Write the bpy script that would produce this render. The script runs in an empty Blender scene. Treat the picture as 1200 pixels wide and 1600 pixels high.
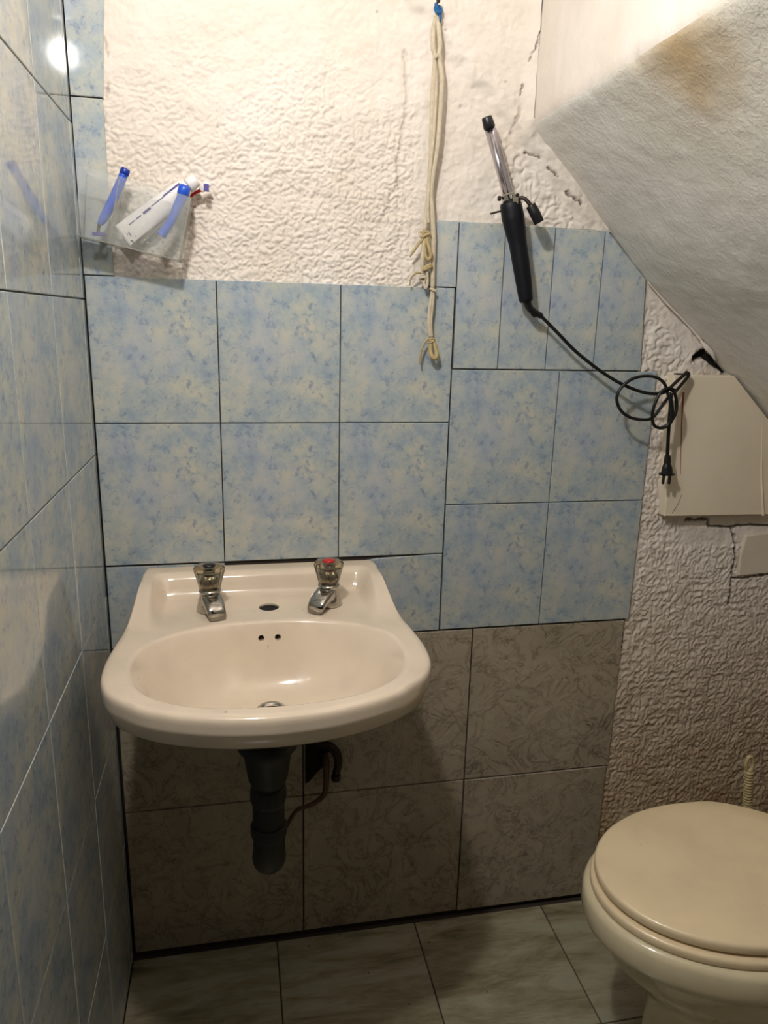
import bpy, bmesh, math, random
import numpy as np
from mathutils import Vector, Matrix

C = bpy.context.scene.collection
SC = bpy.context.scene

# ------------------------------------------------------------------ camera
CAM = (0.22784, -1.28, 1.25056)
cam = bpy.data.cameras.new('camera')
camo = bpy.data.objects.new('camera', cam)
C.objects.link(camo)
r_ = Vector((0.98085375, -0.19318901, 0.02457498))
u_ = Vector((0.02535433, 0.25179441, 0.96744857))
f_ = Vector((0.19308827, 0.94830247, -0.25187167))
camo.matrix_world = Matrix(((r_.x, u_.x, -f_.x, CAM[0]), (r_.y, u_.y, -f_.y, CAM[1]), (r_.z, u_.z, -f_.z, CAM[2]), (0, 0, 0, 1)))
cam.sensor_fit = 'HORIZONTAL'
cam.sensor_width = 36
cam.lens = 1157.818 / 1200 * 36
cam.clip_start = 0.01
SC.camera = camo

# ------------------------------------------------------------------ light
w = bpy.data.worlds.new('world')
SC.world = w
w.use_nodes = True
w.node_tree.nodes['Background'].inputs[0].default_value = (0.9, 0.87, 0.8, 1)
w.node_tree.nodes['Background'].inputs[1].default_value = 0.006
SC.view_settings.view_transform = 'Standard'
SC.view_settings.look = 'None'
SC.view_settings.exposure = 0.0
SC.view_settings.gamma = 1.0
SC.view_settings.use_curve_mapping = False
LP = (0.146, -0.80, 1.835)
lt = bpy.data.lights.new('bulb_light', 'POINT')
lt.energy = 25.5
lt.color = (1.0, 0.955, 0.90)
lt.shadow_soft_size = 0.030
lto = bpy.data.objects.new('bulb_light', lt)
lto.location = LP
C.objects.link(lto)

# ------------------------------------------------------------------ colour + material helpers
def lin(c):
    c = c / 255
    return c / 12.92 if c <= .04045 else ((c + .055) / 1.055) ** 2.4
def rgb(r, g, b): return (lin(r), lin(g), lin(b), 1)

class NT:
    def __init__(s, name):
        s.m = bpy.data.materials.new(name); s.m.use_nodes = True
        s.t = s.m.node_tree; s.n = s.t.nodes; s.b = s.n['Principled BSDF']
    def node(s, typ, **kw):
        n = s.n.new(typ)
        for k, v in kw.items():
            if k in n.inputs: n.inputs[k].default_value = v
            else: setattr(n, k, v)
        return n
    def link(s, a, b): s.t.links.new(a, b)
    def coords(s, rand=False, scale=(1, 1, 1), obj=True):
        tc = s.node('ShaderNodeTexCoord')
        out = tc.outputs['Object'] if obj else s.node('ShaderNodeNewGeometry').outputs['Position']
        if rand:
            oi = s.node('ShaderNodeObjectInfo')
            mu = s.node('ShaderNodeVectorMath', operation='MULTIPLY')
            cx = s.node('ShaderNodeCombineXYZ')
            for i in range(3): s.link(oi.outputs['Random'], cx.inputs[i])
            s.link(cx.outputs[0], mu.inputs[0]); mu.inputs[1].default_value = (17.3, 41.7, 29.1)
            ad = s.node('ShaderNodeVectorMath', operation='ADD')
            s.link(out, ad.inputs[0]); s.link(mu.outputs[0], ad.inputs[1]); out = ad.outputs[0]
        if scale != (1, 1, 1):
            mp = s.node('ShaderNodeMapping'); mp.inputs['Scale'].default_value = scale
            s.link(out, mp.inputs[0]); out = mp.outputs[0]
        return out
    def noise(s, co, scale, detail=4, rough=.55, dist=0):
        n = s.node('ShaderNodeTexNoise', Scale=scale, Detail=detail, Roughness=rough, Distortion=dist)
        s.link(co, n.inputs['Vector']); return n.outputs['Fac']
    def ramp(s, fac, stops):
        n = s.node('ShaderNodeValToRGB'); s.link(fac, n.inputs[0])
        e = n.color_ramp.elements
        while len(e) < len(stops): e.new(.5)
        for i, (p, c) in enumerate(stops):
            e[i].position = p; e[i].color = c if len(c) == 4 else (*c, 1)
        return n.outputs[0]
    def g(s, fac, a, b):
        return s.ramp(fac, [(a, (0, 0, 0, 1)), (b, (1, 1, 1, 1))])
    def mix(s, fac, a, b, typ='MIX'):
        n = s.node('ShaderNodeMix', data_type='RGBA', blend_type=typ)
        for sock, v in ((n.inputs[0], fac), (n.inputs[6], a), (n.inputs[7], b)):
            if isinstance(v, (float, int, tuple)): sock.default_value = v
            else: s.link(v, sock)
        return n.outputs[2]
    def math(s, op, a, b=0.0):
        n = s.node('ShaderNodeMath', operation=op)
        for sock, v in ((n.inputs[0], a), (n.inputs[1], b)):
            if isinstance(v, (float, int)): sock.default_value = v
            else: s.link(v, sock)
        return n.outputs[0]
    def bump(s, h, strength=.3, dist=.002):
        n = s.node('ShaderNodeBump', Strength=strength, Distance=dist)
        s.link(h, n.inputs['Height']); s.link(n.outputs[0], s.b.inputs['Normal'])
    def base(s, c):
        if isinstance(c, tuple): s.b.inputs['Base Color'].default_value = c
        else: s.link(c, s.b.inputs['Base Color'])
    def set(s, **kw):
        for k, v in kw.items():
            k = k.replace('_', ' ')
            if isinstance(v, (float, int, tuple)): s.b.inputs[k].default_value = v
            else: s.link(v, s.b.inputs[k])

def plain(name, c, rough=.5, metal=0, var=.06, scale=30, **kw):
    t = NT(name); co = t.coords()
    n = t.noise(co, scale, 3)
    d = tuple(x * (1 - var * 2.5) for x in c[:3]) + (1,)
    t.base(t.mix(n, d, tuple(min(1, x * (1 + var)) for x in c[:3]) + (1,)))
    t.set(Roughness=rough, Metallic=metal, **kw)
    return t.m

# blue mottled wall tile
def m_blue():
    t = NT('blue_mottled_tile'); co = t.coords()
    mp = t.node('ShaderNodeMapping'); mp.inputs['Location'].default_value = (3.37, 5.413, 2.719); mp.inputs['Rotation'].default_value = (.5, .35, .8)
    t.link(co, mp.inputs[0]); co = mp.outputs[0]
    a = t.noise(co, 17, 6, .68); b = t.noise(co, 42, 4, .7, .2); c = t.noise(co, 100, 4, .65, .5)
    col = t.ramp(a, [(.34, rgb(142, 158, 172)), (.44, rgb(162, 173, 179)), (.53, rgb(178, 183, 178)), (.64, rgb(192, 190, 176))])
    col = t.mix(t.math('MULTIPLY', t.g(b, .50, .64), .45), col, rgb(136, 154, 176))
    sp = t.math('MULTIPLY', t.g(c, .52, .64), t.g(b, .44, .58))
    col = t.mix(t.math('MULTIPLY', sp, .55), col, rgb(94, 116, 142))
    col = t.mix(t.math('MULTIPLY', t.g(t.noise(co, 5, 3), .48, .66), .4), col, rgb(172, 178, 196))
    t.base(col); t.set(Roughness=t.math('ADD', t.math('MULTIPLY', t.noise(co, 20, 3), .05), .025), Specular_IOR_Level=.55)
    t.bump(t.noise(co, 14, 2), .05, .001)
    return t.m
M_BLUE = m_blue()
# stone-look lower wall tile
def m_stone():
    t = NT('taupe_stone_tile'); co = t.coords(rand=True)
    a = t.noise(co, 7, 6, .62, .4); b = t.noise(co, 16, 7, .68, 1.0); c = t.noise(co, 60, 4, .7)
    col = t.ramp(a, [(.33, rgb(98, 90, 72)), (.48, rgb(132, 122, 104)), (.6, rgb(156, 146, 128)), (.72, rgb(112, 112, 86))])
    col = t.mix(t.math('MULTIPLY', t.g(b, .35, .7), .5), col, rgb(170, 156, 140))
    d = t.noise(co, 26, 8, .75, .6)
    col = t.mix(t.math('MULTIPLY', t.g(d, .56, .40), .55), col, rgb(98, 90, 74))
    v = t.math('ABSOLUTE', t.math('SUBTRACT', b, .5))
    col = t.mix(t.math('MULTIPLY', t.g(v, .022, .0), .55), col, rgb(186, 174, 152))
    col = t.mix(t.math('MULTIPLY', t.g(t.noise(co, 3, 3), .55, .7), .4), col, rgb(96, 104, 78))
    col = t.mix(t.math('MULTIPLY', t.g(c, .4, .7), .4), col, rgb(166, 146, 132))
    t.base(col); t.set(Roughness=.36)
    t.bump(t.math('ADD', t.math('MULTIPLY', b, 1.0), t.math('MULTIPLY', c, .3)), .9, .005)
    return t.m
M_STONE = m_stone()
def m_floor():
    t = NT('marbled_floor_tile')
    co = t.coords(rand=True)
    mp = t.node('ShaderNodeMapping'); mp.inputs['Rotation'].default_value = (0, 0, math.radians(38)); mp.inputs['Scale'].default_value = (1, 4.5, 1)
    t.link(co, mp.inputs[0])
    a = t.noise(mp.outputs[0], 5, 6, .65, .4); b = t.noise(mp.outputs[0], 14, 5, .6, .8)
    col = t.ramp(a, [(.32, rgb(110, 103, 80)), (.45, rgb(146, 138, 114)), (.58, rgb(168, 162, 140)), (.72, rgb(156, 158, 138))])
    col = t.mix(t.math('MULTIPLY', t.g(b, .55, .7), .5), col, rgb(132, 120, 98))
    sp = t.g(t.noise(co, 60, 2), .74, .76)
    col = t.mix(sp, col, rgb(60, 48, 38))
    t.base(col); t.set(Roughness=.22)
    t.bump(b, .05, .001)
    return t.m
M_FLOOR = m_floor()
def m_plaster(name, base, dark, low=True, stain=None, fine=1.0, fs=1.0):
    t = NT(name); co = t.coords(obj=False)
    a = t.noise(co, 6, 5, .6); b = t.noise(co, 40 * fs, 5, .6, .4); c = t.noise(co, 220, 3, .6)
    col = t.mix(t.g(a, .35, .7), base, dark)
    if low:
        sep = t.node('ShaderNodeSeparateXYZ'); t.link(co, sep.inputs[0])
        zz = t.math('ADD', sep.outputs[2], t.math('MULTIPLY', t.math('SUBTRACT', a, .5), .45))
        mr = t.node('ShaderNodeMapRange'); t.link(zz, mr.inputs[0])
        mr.inputs[1].default_value = .10; mr.inputs[2].default_value = .80; mr.inputs[3].default_value = 1; mr.inputs[4].default_value = 0
        col = t.mix(t.math('MULTIPLY', mr.outputs[0], .85), col, rgb(168, 138, 92))
        rs = t.math('MULTIPLY', t.math('MULTIPLY', mr.outputs[0], t.g(t.noise(co, 11, 3), .52, .7)), .6)
        col = t.mix(rs, col, rgb(140, 92, 58))
    if stain:
        d = t.node('ShaderNodeVectorMath', operation='DISTANCE'); t.link(co, d.inputs[0]); d.inputs[1].default_value = stain[0]
        dd = t.math('ADD', d.outputs['Value'], t.math('MULTIPLY', t.math('SUBTRACT', t.noise(co, 14, 4), .5), stain[1] * 1.1))
        mr = t.node('ShaderNodeMapRange', interpolation_type='SMOOTHSTEP'); t.link(dd, mr.inputs[0])
        mr.inputs[1].default_value = 0; mr.inputs[2].default_value = stain[1]; mr.inputs[3].default_value = 1; mr.inputs[4].default_value = 0
        col = t.mix(t.math('MULTIPLY', mr.outputs[0], .8), col, rgb(176, 134, 84))
        mr2 = t.node('ShaderNodeMapRange', interpolation_type='SMOOTHSTEP'); t.link(dd, mr2.inputs[0])
        mr2.inputs[1].default_value = 0; mr2.inputs[2].default_value = stain[1] * 2.6; mr2.inputs[3].default_value = .4; mr2.inputs[4].default_value = 0
        col = t.mix(mr2.outputs[0], col, rgb(196, 176, 132))
    # shade in cracks, pits and cavity, painted as dark colour (attribute made with the mesh)
    at = t.node('ShaderNodeAttribute', attribute_name='recess_shade')
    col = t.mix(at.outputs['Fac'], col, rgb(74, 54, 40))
    t.base(col); t.set(Roughness=.75, Specular_IOR_Level=.3)
    t.bump(t.math('ADD', t.math('MULTIPLY', b, .8), t.math('MULTIPLY', c, .35)), .45 * fine, .003)
    return t.m
M_PLASTER = m_plaster('white_stucco', rgb(226, 217, 208), rgb(214, 203, 190))
M_SLAB = m_plaster('painted_concrete', rgb(230, 226, 220), rgb(220, 216, 208), low=False, stain=((.744, -.41, 1.55), .10), fine=1.3, fs=2.6)
M_PANEL = m_plaster('painted_board', rgb(232, 218, 196), rgb(222, 206, 182), low=False, fine=.12)
M_BRICK = m_plaster('painted_brick', rgb(216, 204, 188), rgb(206, 190, 172), low=False, fine=.5)
M_GROUT = plain('dark_grout', rgb(62, 52, 44), .9)
M_WGROUT = plain('pale_grout', rgb(150, 146, 138), .8)
M_CAVITY_DARK = plain('dark_cavity', rgb(22, 17, 14), .95)  # near-black colour standing for the shade inside holes and gaps
M_RUST = plain('rust_streak', rgb(140, 66, 40), .8)
def m_ceramic(name, c, stain=False, rough=.12):
    t = NT(name); co = t.coords(obj=False)
    n = t.noise(co, 9, 4)
    d = tuple(x * .86 for x in c[:3]) + (1,)
    col = t.mix(t.g(n, .4, .75), c, d)
    sp = t.g(t.noise(co, 95, 2, .5), .765, .78)
    col = t.mix(t.math('MULTIPLY', sp, .6), col, rgb(120, 96, 70))
    if stain:
        s2 = t.coords(obj=False, scale=(45, 45, 4))
        st = t.g(t.noise(s2, 1, 3), .58, .72)
        sep = t.node('ShaderNodeSeparateXYZ'); t.link(co, sep.inputs[0])
        mr = t.node('ShaderNodeMapRange'); t.link(sep.outputs[2], mr.inputs[0])
        mr.inputs[1].default_value = .33; mr.inputs[2].default_value = .2; mr.inputs[3].default_value = 0; mr.inputs[4].default_value = .6
        col = t.mix(t.math('MULTIPLY', st, mr.outputs[0]), col, rgb(124, 96, 62))
    t.base(col); t.set(Roughness=rough, Coat_Weight=.3, Coat_Roughness=.05)
    return t.m
M_SINK = m_ceramic('ivory_ceramic', rgb(222, 205, 184))
M_BOWL = m_ceramic('cream_ceramic', rgb(222, 208, 174), True)
M_LID = m_ceramic('cream_plastic', rgb(238, 216, 178), rough=.3)
M_CHROME = plain('worn_chrome', rgb(190, 186, 178), .16, 1, .1, 60)
M_BARREL = plain('polished_barrel', rgb(196, 188, 194), .17, 1, .03)
M_BLACK = plain('black_plastic', rgb(16, 16, 18), .35)
M_NAVY = plain('navy_black_handle', rgb(8, 8, 17), .5, Specular_IOR_Level=.3)
M_CORD = plain('black_rubber_cord', rgb(12, 12, 12), .4)
M_PIPE = plain('dark_pipe', rgb(15, 15, 14), .5)
M_ROPE = plain('beige_cloth_cord', rgb(204, 190, 166), .9, 0, .15, 120)
M_ROPE2 = plain('yellowed_cloth_cord', rgb(184, 164, 120), .9, 0, .15, 120)
M_KNOT = plain('blue_string', rgb(30, 100, 160), .7, 0, .2, 150)
M_NAIL = plain('dull_steel', rgb(60, 52, 46), .5, .8)
M_BLUEP = plain('blue_plastic', rgb(34, 84, 200), .3)
M_WHITEP = plain('white_plastic', rgb(232, 228, 226), .35)
M_PURPLE = plain('purple_print', rgb(58, 40, 130), .4)
M_RED = plain('red_plastic', rgb(190, 22, 28), .3)
M_BRUSH = plain('cream_brush_plastic', rgb(206, 186, 140), .4)
M_HOSE = plain('brown_rubber_hose', rgb(84, 60, 44), .5)
def m_clear(name, c, alpha, rough=.15):
    t = NT(name); co = t.coords()
    t.base(c); t.set(Roughness=rough)
    t.set(Alpha=t.math('ADD', t.math('MULTIPLY', t.g(t.noise(co, 25, 4), .4, .7), .12), alpha))
    return t.m
M_CADDY = m_clear('cloudy_clear_plastic', rgb(200, 204, 200), .10, .12)
M_CADDY2 = m_clear('cloudy_clear_plastic_base', rgb(176, 172, 160), .42, .15)
def m_glass(name, c, rough=.04, ior=1.45):
    t = NT(name); t.base(c); t.set(Roughness=rough, IOR=ior, Transmission_Weight=1.0); return t.m
M_ACRYL = m_glass('smoky_acrylic', rgb(196, 184, 158), .05)
M_WATER = m_glass('water', rgb(250, 250, 250), .0, 1.33)
M_BULB = NT('bulb_glass'); M_BULB.base(rgb(255, 240, 220)); M_BULB.set(Emission_Color=(1, .9, .78, 1), Emission_Strength=1.0); M_BULB = M_BULB.m

# ------------------------------------------------------------------ object helpers
def empty(name, loc, parent=None):
    o = bpy.data.objects.new(name, None); C.objects.link(o); o.location = loc; o.empty_display_size = .05
    if parent: o.parent = parent
    return o
def tag(o, label=None, cat=None, group=None, kind=None):
    if label: o['label'] = label
    if cat: o['category'] = cat
    if group: o['group'] = group
    if kind: o['kind'] = kind
    return o
def wl(o):
    v = Vector((0, 0, 0))
    while o is not None: v += Vector(o.location); o = o.parent
    return v
def obj(name, verts, faces, mat, parent=None, smooth=False, loc=None):
    """verts are world coordinates; the object origin is put at loc (or the centre of the box)"""
    V = np.asarray(verts, float).reshape(-1, 3)
    c = np.array(loc if loc is not None else (V.min(0) + V.max(0)) / 2)
    me = bpy.data.meshes.new(name); me.from_pydata((V - c).tolist(), [], [list(map(int, f)) for f in faces])
    bm = bmesh.new(); bm.from_mesh(me); bmesh.ops.recalc_face_normals(bm, faces=bm.faces); bm.to_mesh(me); bm.free()
    me.materials.append(mat)
    if smooth: me.shade_smooth()
    o = bpy.data.objects.new(name, me); C.objects.link(o)
    if parent is not None:
        o.parent = parent; o.location = Vector(c) - wl(parent)
    else: o.location = c
    return o
def bevel(o, wd, seg=2):
    m = o.modifiers.new('bevel', 'BEVEL'); m.width = wd; m.segments = seg; m.limit_method = 'ANGLE'; m.angle_limit = math.radians(40)
    return o
def smooth_angle(o, deg=40):
    o.data.shade_smooth()
    bm = bmesh.new(); bm.from_mesh(o.data)
    for e in bm.edges:
        if len(e.link_faces) == 2 and e.calc_face_angle(0) > math.radians(deg): e.smooth = False
    bm.to_mesh(o.data); bm.free(); return o
def box(a, b):
    (x0, y0, z0), (x1, y1, z1) = a, b
    v = [(x, y, z) for z in (z0, z1) for x, y in ((x0, y0), (x1, y0), (x1, y1), (x0, y1))]
    return v, [(0, 1, 2, 3), (4, 5, 6, 7), (0, 1, 5, 4), (1, 2, 6, 5), (2, 3, 7, 6), (3, 0, 4, 7)]
def loft(rings, cap=(True, True)):
    n = len(rings[0]); v = [p for r in rings for p in r]; f = []
    for i in range(len(rings) - 1):
        for j in range(n):
            k = (j + 1) % n
            f.append((i * n + j, i * n + k, (i + 1) * n + k, (i + 1) * n + j))
    if cap[0]: f.append(tuple(range(n)))
    if cap[1]: f.append(tuple(range((len(rings) - 1) * n, len(rings) * n)))
    return v, f
def spline(P, n=6):
    P = [Vector(p) for p in P]
    if len(P) < 3: return P
    Q = [P[0] * 2 - P[1]] + P + [P[-1] * 2 - P[-2]]; out = []
    for i in range(1, len(Q) - 2):
        p0, p1, p2, p3 = Q[i - 1:i + 3]
        for k in range(n):
            t = k / n
            out.append(.5 * ((2 * p1) + (p2 - p0) * t + (2 * p0 - 5 * p1 + 4 * p2 - p3) * t * t + (3 * p1 - p0 - 3 * p2 + p3) * t ** 3))
    out.append(P[-1]); return out
def tube(P, r, seg=8, smooth=6, flat=1.0):
    """r number or list (per control point)"""
    pts = spline(P, smooth) if smooth > 1 else [Vector(p) for p in P]
    m = len(pts)
    if isinstance(r, (int, float)): rr = [r] * m
    else: rr = [np.interp(i / (m - 1) * (len(r) - 1), range(len(r)), r) for i in range(m)]
    t0 = (pts[1] - pts[0]).normalized()
    up = Vector((0, 1, 0)) if abs(t0.y) < .9 else Vector((1, 0, 0))
    a = (up - t0 * up.dot(t0)).normalized(); rings = []
    for i, p in enumerate(pts):
        t = (pts[min(i + 1, m - 1)] - pts[max(i - 1, 0)])
        t = t.normalized() if t.length > 1e-9 else t0
        a = (a - t * a.dot(t)).normalized(); b = t.cross(a)
        rings.append([tuple(p + (a * math.cos(q) * flat + b * math.sin(q)) * rr[i]) for q in [2 * math.pi * k / seg for k in range(seg)]])
    return loft(rings)
def lathe(prof, origin, axis=(0, 0, 1), seg=28, flute=0, fn=10):
    ax = Vector(axis).normalized(); up = Vector((1, 0, 0)) if abs(ax.x) < .9 else Vector((0, 1, 0))
    a = (up - ax * up.dot(ax)).normalized(); b = ax.cross(a); o = Vector(origin); rings = []
    for r, h in prof:
        rings.append([tuple(o + ax * h + (a * math.cos(q) + b * math.sin(q)) * (max(r, 1e-5) * (1 + flute * math.cos(q * fn)))) for q in [2 * math.pi * k / seg for k in range(seg)]])
    return loft(rings)
def join(*parts):
    V, F = [], []
    for v, f in parts:
        k = len(V); V += list(v); F += [tuple(i + k for i in q) for q in f]
    return V, F
def ss(a, b, x):
    t = np.clip((x - a) / (b - a), 0, 1); return t * t * (3 - 2 * t)

# numpy gradient noise
_rs = np.random.RandomState(7)
_perm = np.tile(_rs.permutation(512), 3); _ang = _rs.rand(512) * 2 * np.pi
_gx, _gy = np.cos(_ang), np.sin(_ang)
def pn(x, y):
    xi, yi = np.floor(x).astype(int), np.floor(y).astype(int); xf, yf = x - xi, y - yi
    u, v = xf ** 3 * (xf * (xf * 6 - 15) + 10), yf ** 3 * (yf * (yf * 6 - 15) + 10)
    def g(i, j):
        h = _perm[_perm[(xi + i) % 512] + (yi + j) % 512] % 512
        return _gx[h] * (xf - i) + _gy[h] * (yf - j)
    return (g(0, 0) * (1 - u) + g(1, 0) * u) * (1 - v) + (g(0, 1) * (1 - u) + g(1, 1) * u) * v
def fbm(x, y, o=4):
    s = 0
    for i in range(o): s = s + pn(x * 2 ** i + i * 31.7, y * 2 ** i + i * 17.3) / 2 ** i
    return s
def seg_dist(X, Z, pts):
    d = np.full(X.shape, 9.0)
    for (x0, z0), (x1, z1) in zip(pts[:-1], pts[1:]):
        dx, dz = x1 - x0, z1 - z0; t = np.clip(((X - x0) * dx + (Z - z0) * dz) / (dx * dx + dz * dz), 0, 1)
        d = np.minimum(d, np.hypot(X - x0 - t * dx, Z - z0 - t * dz))
    return d

# ------------------------------------------------------------------ back wall
SX, SZ, SL = .721, 1.567, -.92            # upper corner of the stair soffit on the wall and its slope
def soff(x): return SZ + SL * (x - SX) - .016 * np.exp(-((x - .945) / .10) ** 2)
wb = obj('wall_back', *box((-.12, .022, -.05), (1.72, .12, 2.42)), M_CAVITY_DARK); tag(wb, kind='structure')
TH = .008
tiles_poly = [  # outlines of tiled areas (x0,z0,x1,z1)
    (-.1, -.1, .604, 1.3057), (-.1, -.1, .994, .671), (.55, .60, 1.003, 1.17),
    (0, .825, .604, 1.3057), (0, .67, .09, .826), (.406, .67, .604, .826), (.604, .671, 1.005, 1.168), (.565, 1.3, .61, 1.413),
    (.545, 1.3, .61, 1.329), (.604, 1.168, .968, 1.413), (0, 1.3, .046, 1.83), (0, 0, .995, .671)]
# stucco grid
st = .0020
xs = np.arange(.036, 1.656, st); zs = np.arange(.0, 1.86, st)
X, Z = np.meshgrid(xs, zs)
wx, wz = X + .006 * pn(X * 60, Z * 60), Z + .006 * pn(X * 60 + 9, Z * 60 + 5)
ridge = 1 - np.abs(pn(wx * 88, wz * 105)) * 3.2
ridge2 = 1 - np.abs(pn(wx * 150 + 40, wz * 175)) * 3.0
bil = np.minimum(np.abs(pn(wx * 84, wz * 112)) * 4.2, 1) * .6 + np.minimum(np.abs(pn(wx * 150 + 40, wz * 190)) * 4, 1) * .4 - .6
bilc = np.minimum(np.abs(pn(wx * 60 + 3, wz * 66)) * 4.2, 1) - .6
coarse = 1 - np.abs(pn(wx * 62 + 3, wz * 70)) * 3.4
low = fbm(X * 7, Z * 7, 3); med = fbm(X * 24, Z * 24, 3)
tex = np.clip(ridge, -.3, 1) * .6 + np.clip(ridge2, -.3, 1) * .45
amp = .0046 * ss(1.68, 1.50, Z + .10 * low) * ss(.56, .50, X)                     # pebbled field on the left
amp = np.maximum(amp, .0004)
vs = 1 - np.abs(pn(wx * 95, wz * 66 + 8)) * 3.2
ampR = .0042 * ss(.93, .99, X) * ss(1.25, 1.1, Z)
smoothpatch = np.maximum(ss(1.085, 1.10, X) * ss(.815, .83, Z), 0) * ss(1.17, 1.16, Z)
ampR = ampR * (1 - .85 * smoothpatch * ss(.90, .885, Z) )
ampC = .0040 * ss(.64, .70, X) * ss(1.53, 1.50, Z + (X - .72) * .9) * ss(1.02, 1.2, Z)
H = .0030 * low + .0026 * med + (bil * 1.15 + tex * .12) * amp + (np.clip(vs, -.3, 1) * .6 + np.clip(ridge2, -.3, 1) * .4) * ampR + (bilc * .9 + np.clip(coarse, -.4, 1) * .2) * ampC + .0012 * fbm(X * 110, Z * 110, 3)
recess_shade = np.zeros_like(X)  # painted darkening, shade of the cracks, pits and cavity
def crack(pts, wd, dep, g=.9, rag=.5):
    global H, recess_shade
    Xw, Zw = X + .004 * pn(X * 120, Z * 120) + .0025 * pn(X * 300, Z * 300), Z + .004 * pn(X * 120 + 7, Z * 120)
    d = seg_dist(Xw, Zw, pts); k = ss(wd, wd * .35, d)
    k = k * ss(-rag, -rag + .35, pn(X * 45 + 3, Z * 45)) if rag < 1 else k
    H = H - k * dep; recess_shade = np.maximum(recess_shade, k * g)
crack([(.722, 1.704), (.716, 1.681), (.709, 1.660)], .0016, .005, .6, 1)
crack([(.701, 1.626), (.697, 1.610)], .0016, .005, .6, 1)
crack([(.703, 1.60), (.694, 1.575), (.690, 1.555)], .004, .004, .4, .2)
crack([(.716, 1.527), (.742, 1.519)], .0022, .005, .8, 1)
crack([(.756, 1.505), (.775, 1.493)], .002, .005, .8, 1)
crack([(.795, 1.468), (.822, 1.450)], .0022, .006, .8, 1)
crack([(1.105, .877), (1.157, .876), (1.160, .862), (1.211, .858), (1.222, .840), (1.231, .796), (1.230, .747), (1.233, .690)], .0035, .008, .75, 1)
crack([(1.211, .858), (1.245, .862), (1.30, .858)], .003, .008, .75, 1)
crack([(1.233, .746), (1.27, .748), (1.36, .757)], .003, .008, .7, 1)
crack([(.505, 1.66), (.512, 1.60), (.507, 1.55), (.497, 1.50), (.502, 1.46)], .005, .0028, .12, 1)
crack([(.052, 1.69), (.050, 1.66), (.058, 1.60), (.050, 1.56)], .002, .003, .3, .3)
# small pits
for k in range(7):
    px, pz = random.Random(k).uniform(.06, .7), random.Random(k + 99).uniform(1.5, 1.72)
    d = np.hypot(X - px, (Z - pz) * 1.4); kk = ss(.0035, .001, d); H = H - kk * .002; recess_shade = np.maximum(recess_shade, kk * .4)
# the cavity in the corner under the soffit
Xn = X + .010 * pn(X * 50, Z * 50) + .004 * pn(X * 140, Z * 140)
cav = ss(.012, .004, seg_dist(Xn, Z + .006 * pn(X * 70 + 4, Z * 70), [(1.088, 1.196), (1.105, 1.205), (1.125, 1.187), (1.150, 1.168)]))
H = H - .020 * cav; recess_shade = np.maximum(recess_shade, .97 * cav)
gl = .45 * ss(1.15, 1.165, Z) * ss(1.20, 1.18, Z) * ss(1.06, 1.10, X) ; recess_shade = np.maximum(recess_shade, gl * (.5 + pn(X * 80, Z * 80)))
# plaster fillet thickening against the soffit
dS = (soff(X) - Z) / math.hypot(1, SL)
fil = ss(.034, .012, dS + .014 * pn(X * 30, Z * 30)) * ss(.94, .80, X)
H = H + .010 * fil + .011 * ss(SX - .035, SX + .003, X) ** 2 * ss(1.54, 1.58, Z)
below = ss(.05, .0, dS) * ss(.9, .97, X)
YY = .0075 - H
# keep cells that no tile covers
inside = np.zeros(X.shape, bool)
for (a, b, c, d) in tiles_poly: inside |= (X > a + .006) & (X < c - .006) & (Z > b + .006) & (Z < d - .006)
inside |= Z > soff(X) + .012 + 10 * (X < SX)
keepv = ~inside
idx = -np.ones(X.shape, int); idx[keepv] = np.arange(keepv.sum())
q = keepv[:-1, :-1] & keepv[1:, :-1] & keepv[:-1, 1:] & keepv[1:, 1:]
i0, j0 = np.nonzero(q)
faces = np.stack([idx[i0, j0], idx[i0, j0 + 1], idx[i0 + 1, j0 + 1], idx[i0 + 1, j0]], 1)
V = np.stack([X[keepv], YY[keepv], Z[keepv]], 1).astype(np.float32)
me = bpy.data.meshes.new('stucco')
me.vertices.add(len(V)); me.vertices.foreach_set('co', V.ravel())
me.loops.add(faces.size); me.loops.foreach_set('vertex_index', faces.ravel().astype(np.int32))
me.polygons.add(len(faces)); me.polygons.foreach_set('loop_start', np.arange(0, faces.size, 4, dtype=np.int32))
me.update(calc_edges=True); me.validate()
at = me.attributes.new('recess_shade', 'FLOAT', 'POINT'); at.data.foreach_set('value', recess_shade[keepv].astype(np.float32))
me.shade_smooth(); me.materials.append(M_PLASTER)
so = bpy.data.objects.new('stucco', me); C.objects.link(so); so.parent = wb; so.location = -wl(wb)
# bed of dark grout behind the tiles
gv = join(*[box((a + .002, .004, b + .002), (c - .002, .021, d - .002)) for (a, b, c, d) in
            [(0, .67, .604, 1.3057), (.604, .671, .998, 1.168), (.567, 1.3, .61, 1.411), (0, 1.3, .046, 1.83), (0, 0, .990, .671)]])
gv = join(gv, ([(.604, .004, 1.168), (.964, .004, 1.168), (.954, .004, 1.330), (.868, .004, 1.411), (.604, .004, 1.411),
                (.604, .021, 1.168), (.964, .021, 1.168), (.954, .021, 1.330), (.868, .021, 1.411), (.604, .021, 1.411)],
               [(0, 1, 2, 3, 4), (5, 6, 7, 8, 9), (0, 1, 6, 5), (1, 2, 7, 6), (2, 3, 8, 7), (3, 4, 9, 8), (4, 0, 5, 9)]))
obj('grout', *gv, M_GROUT, wb)

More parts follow.
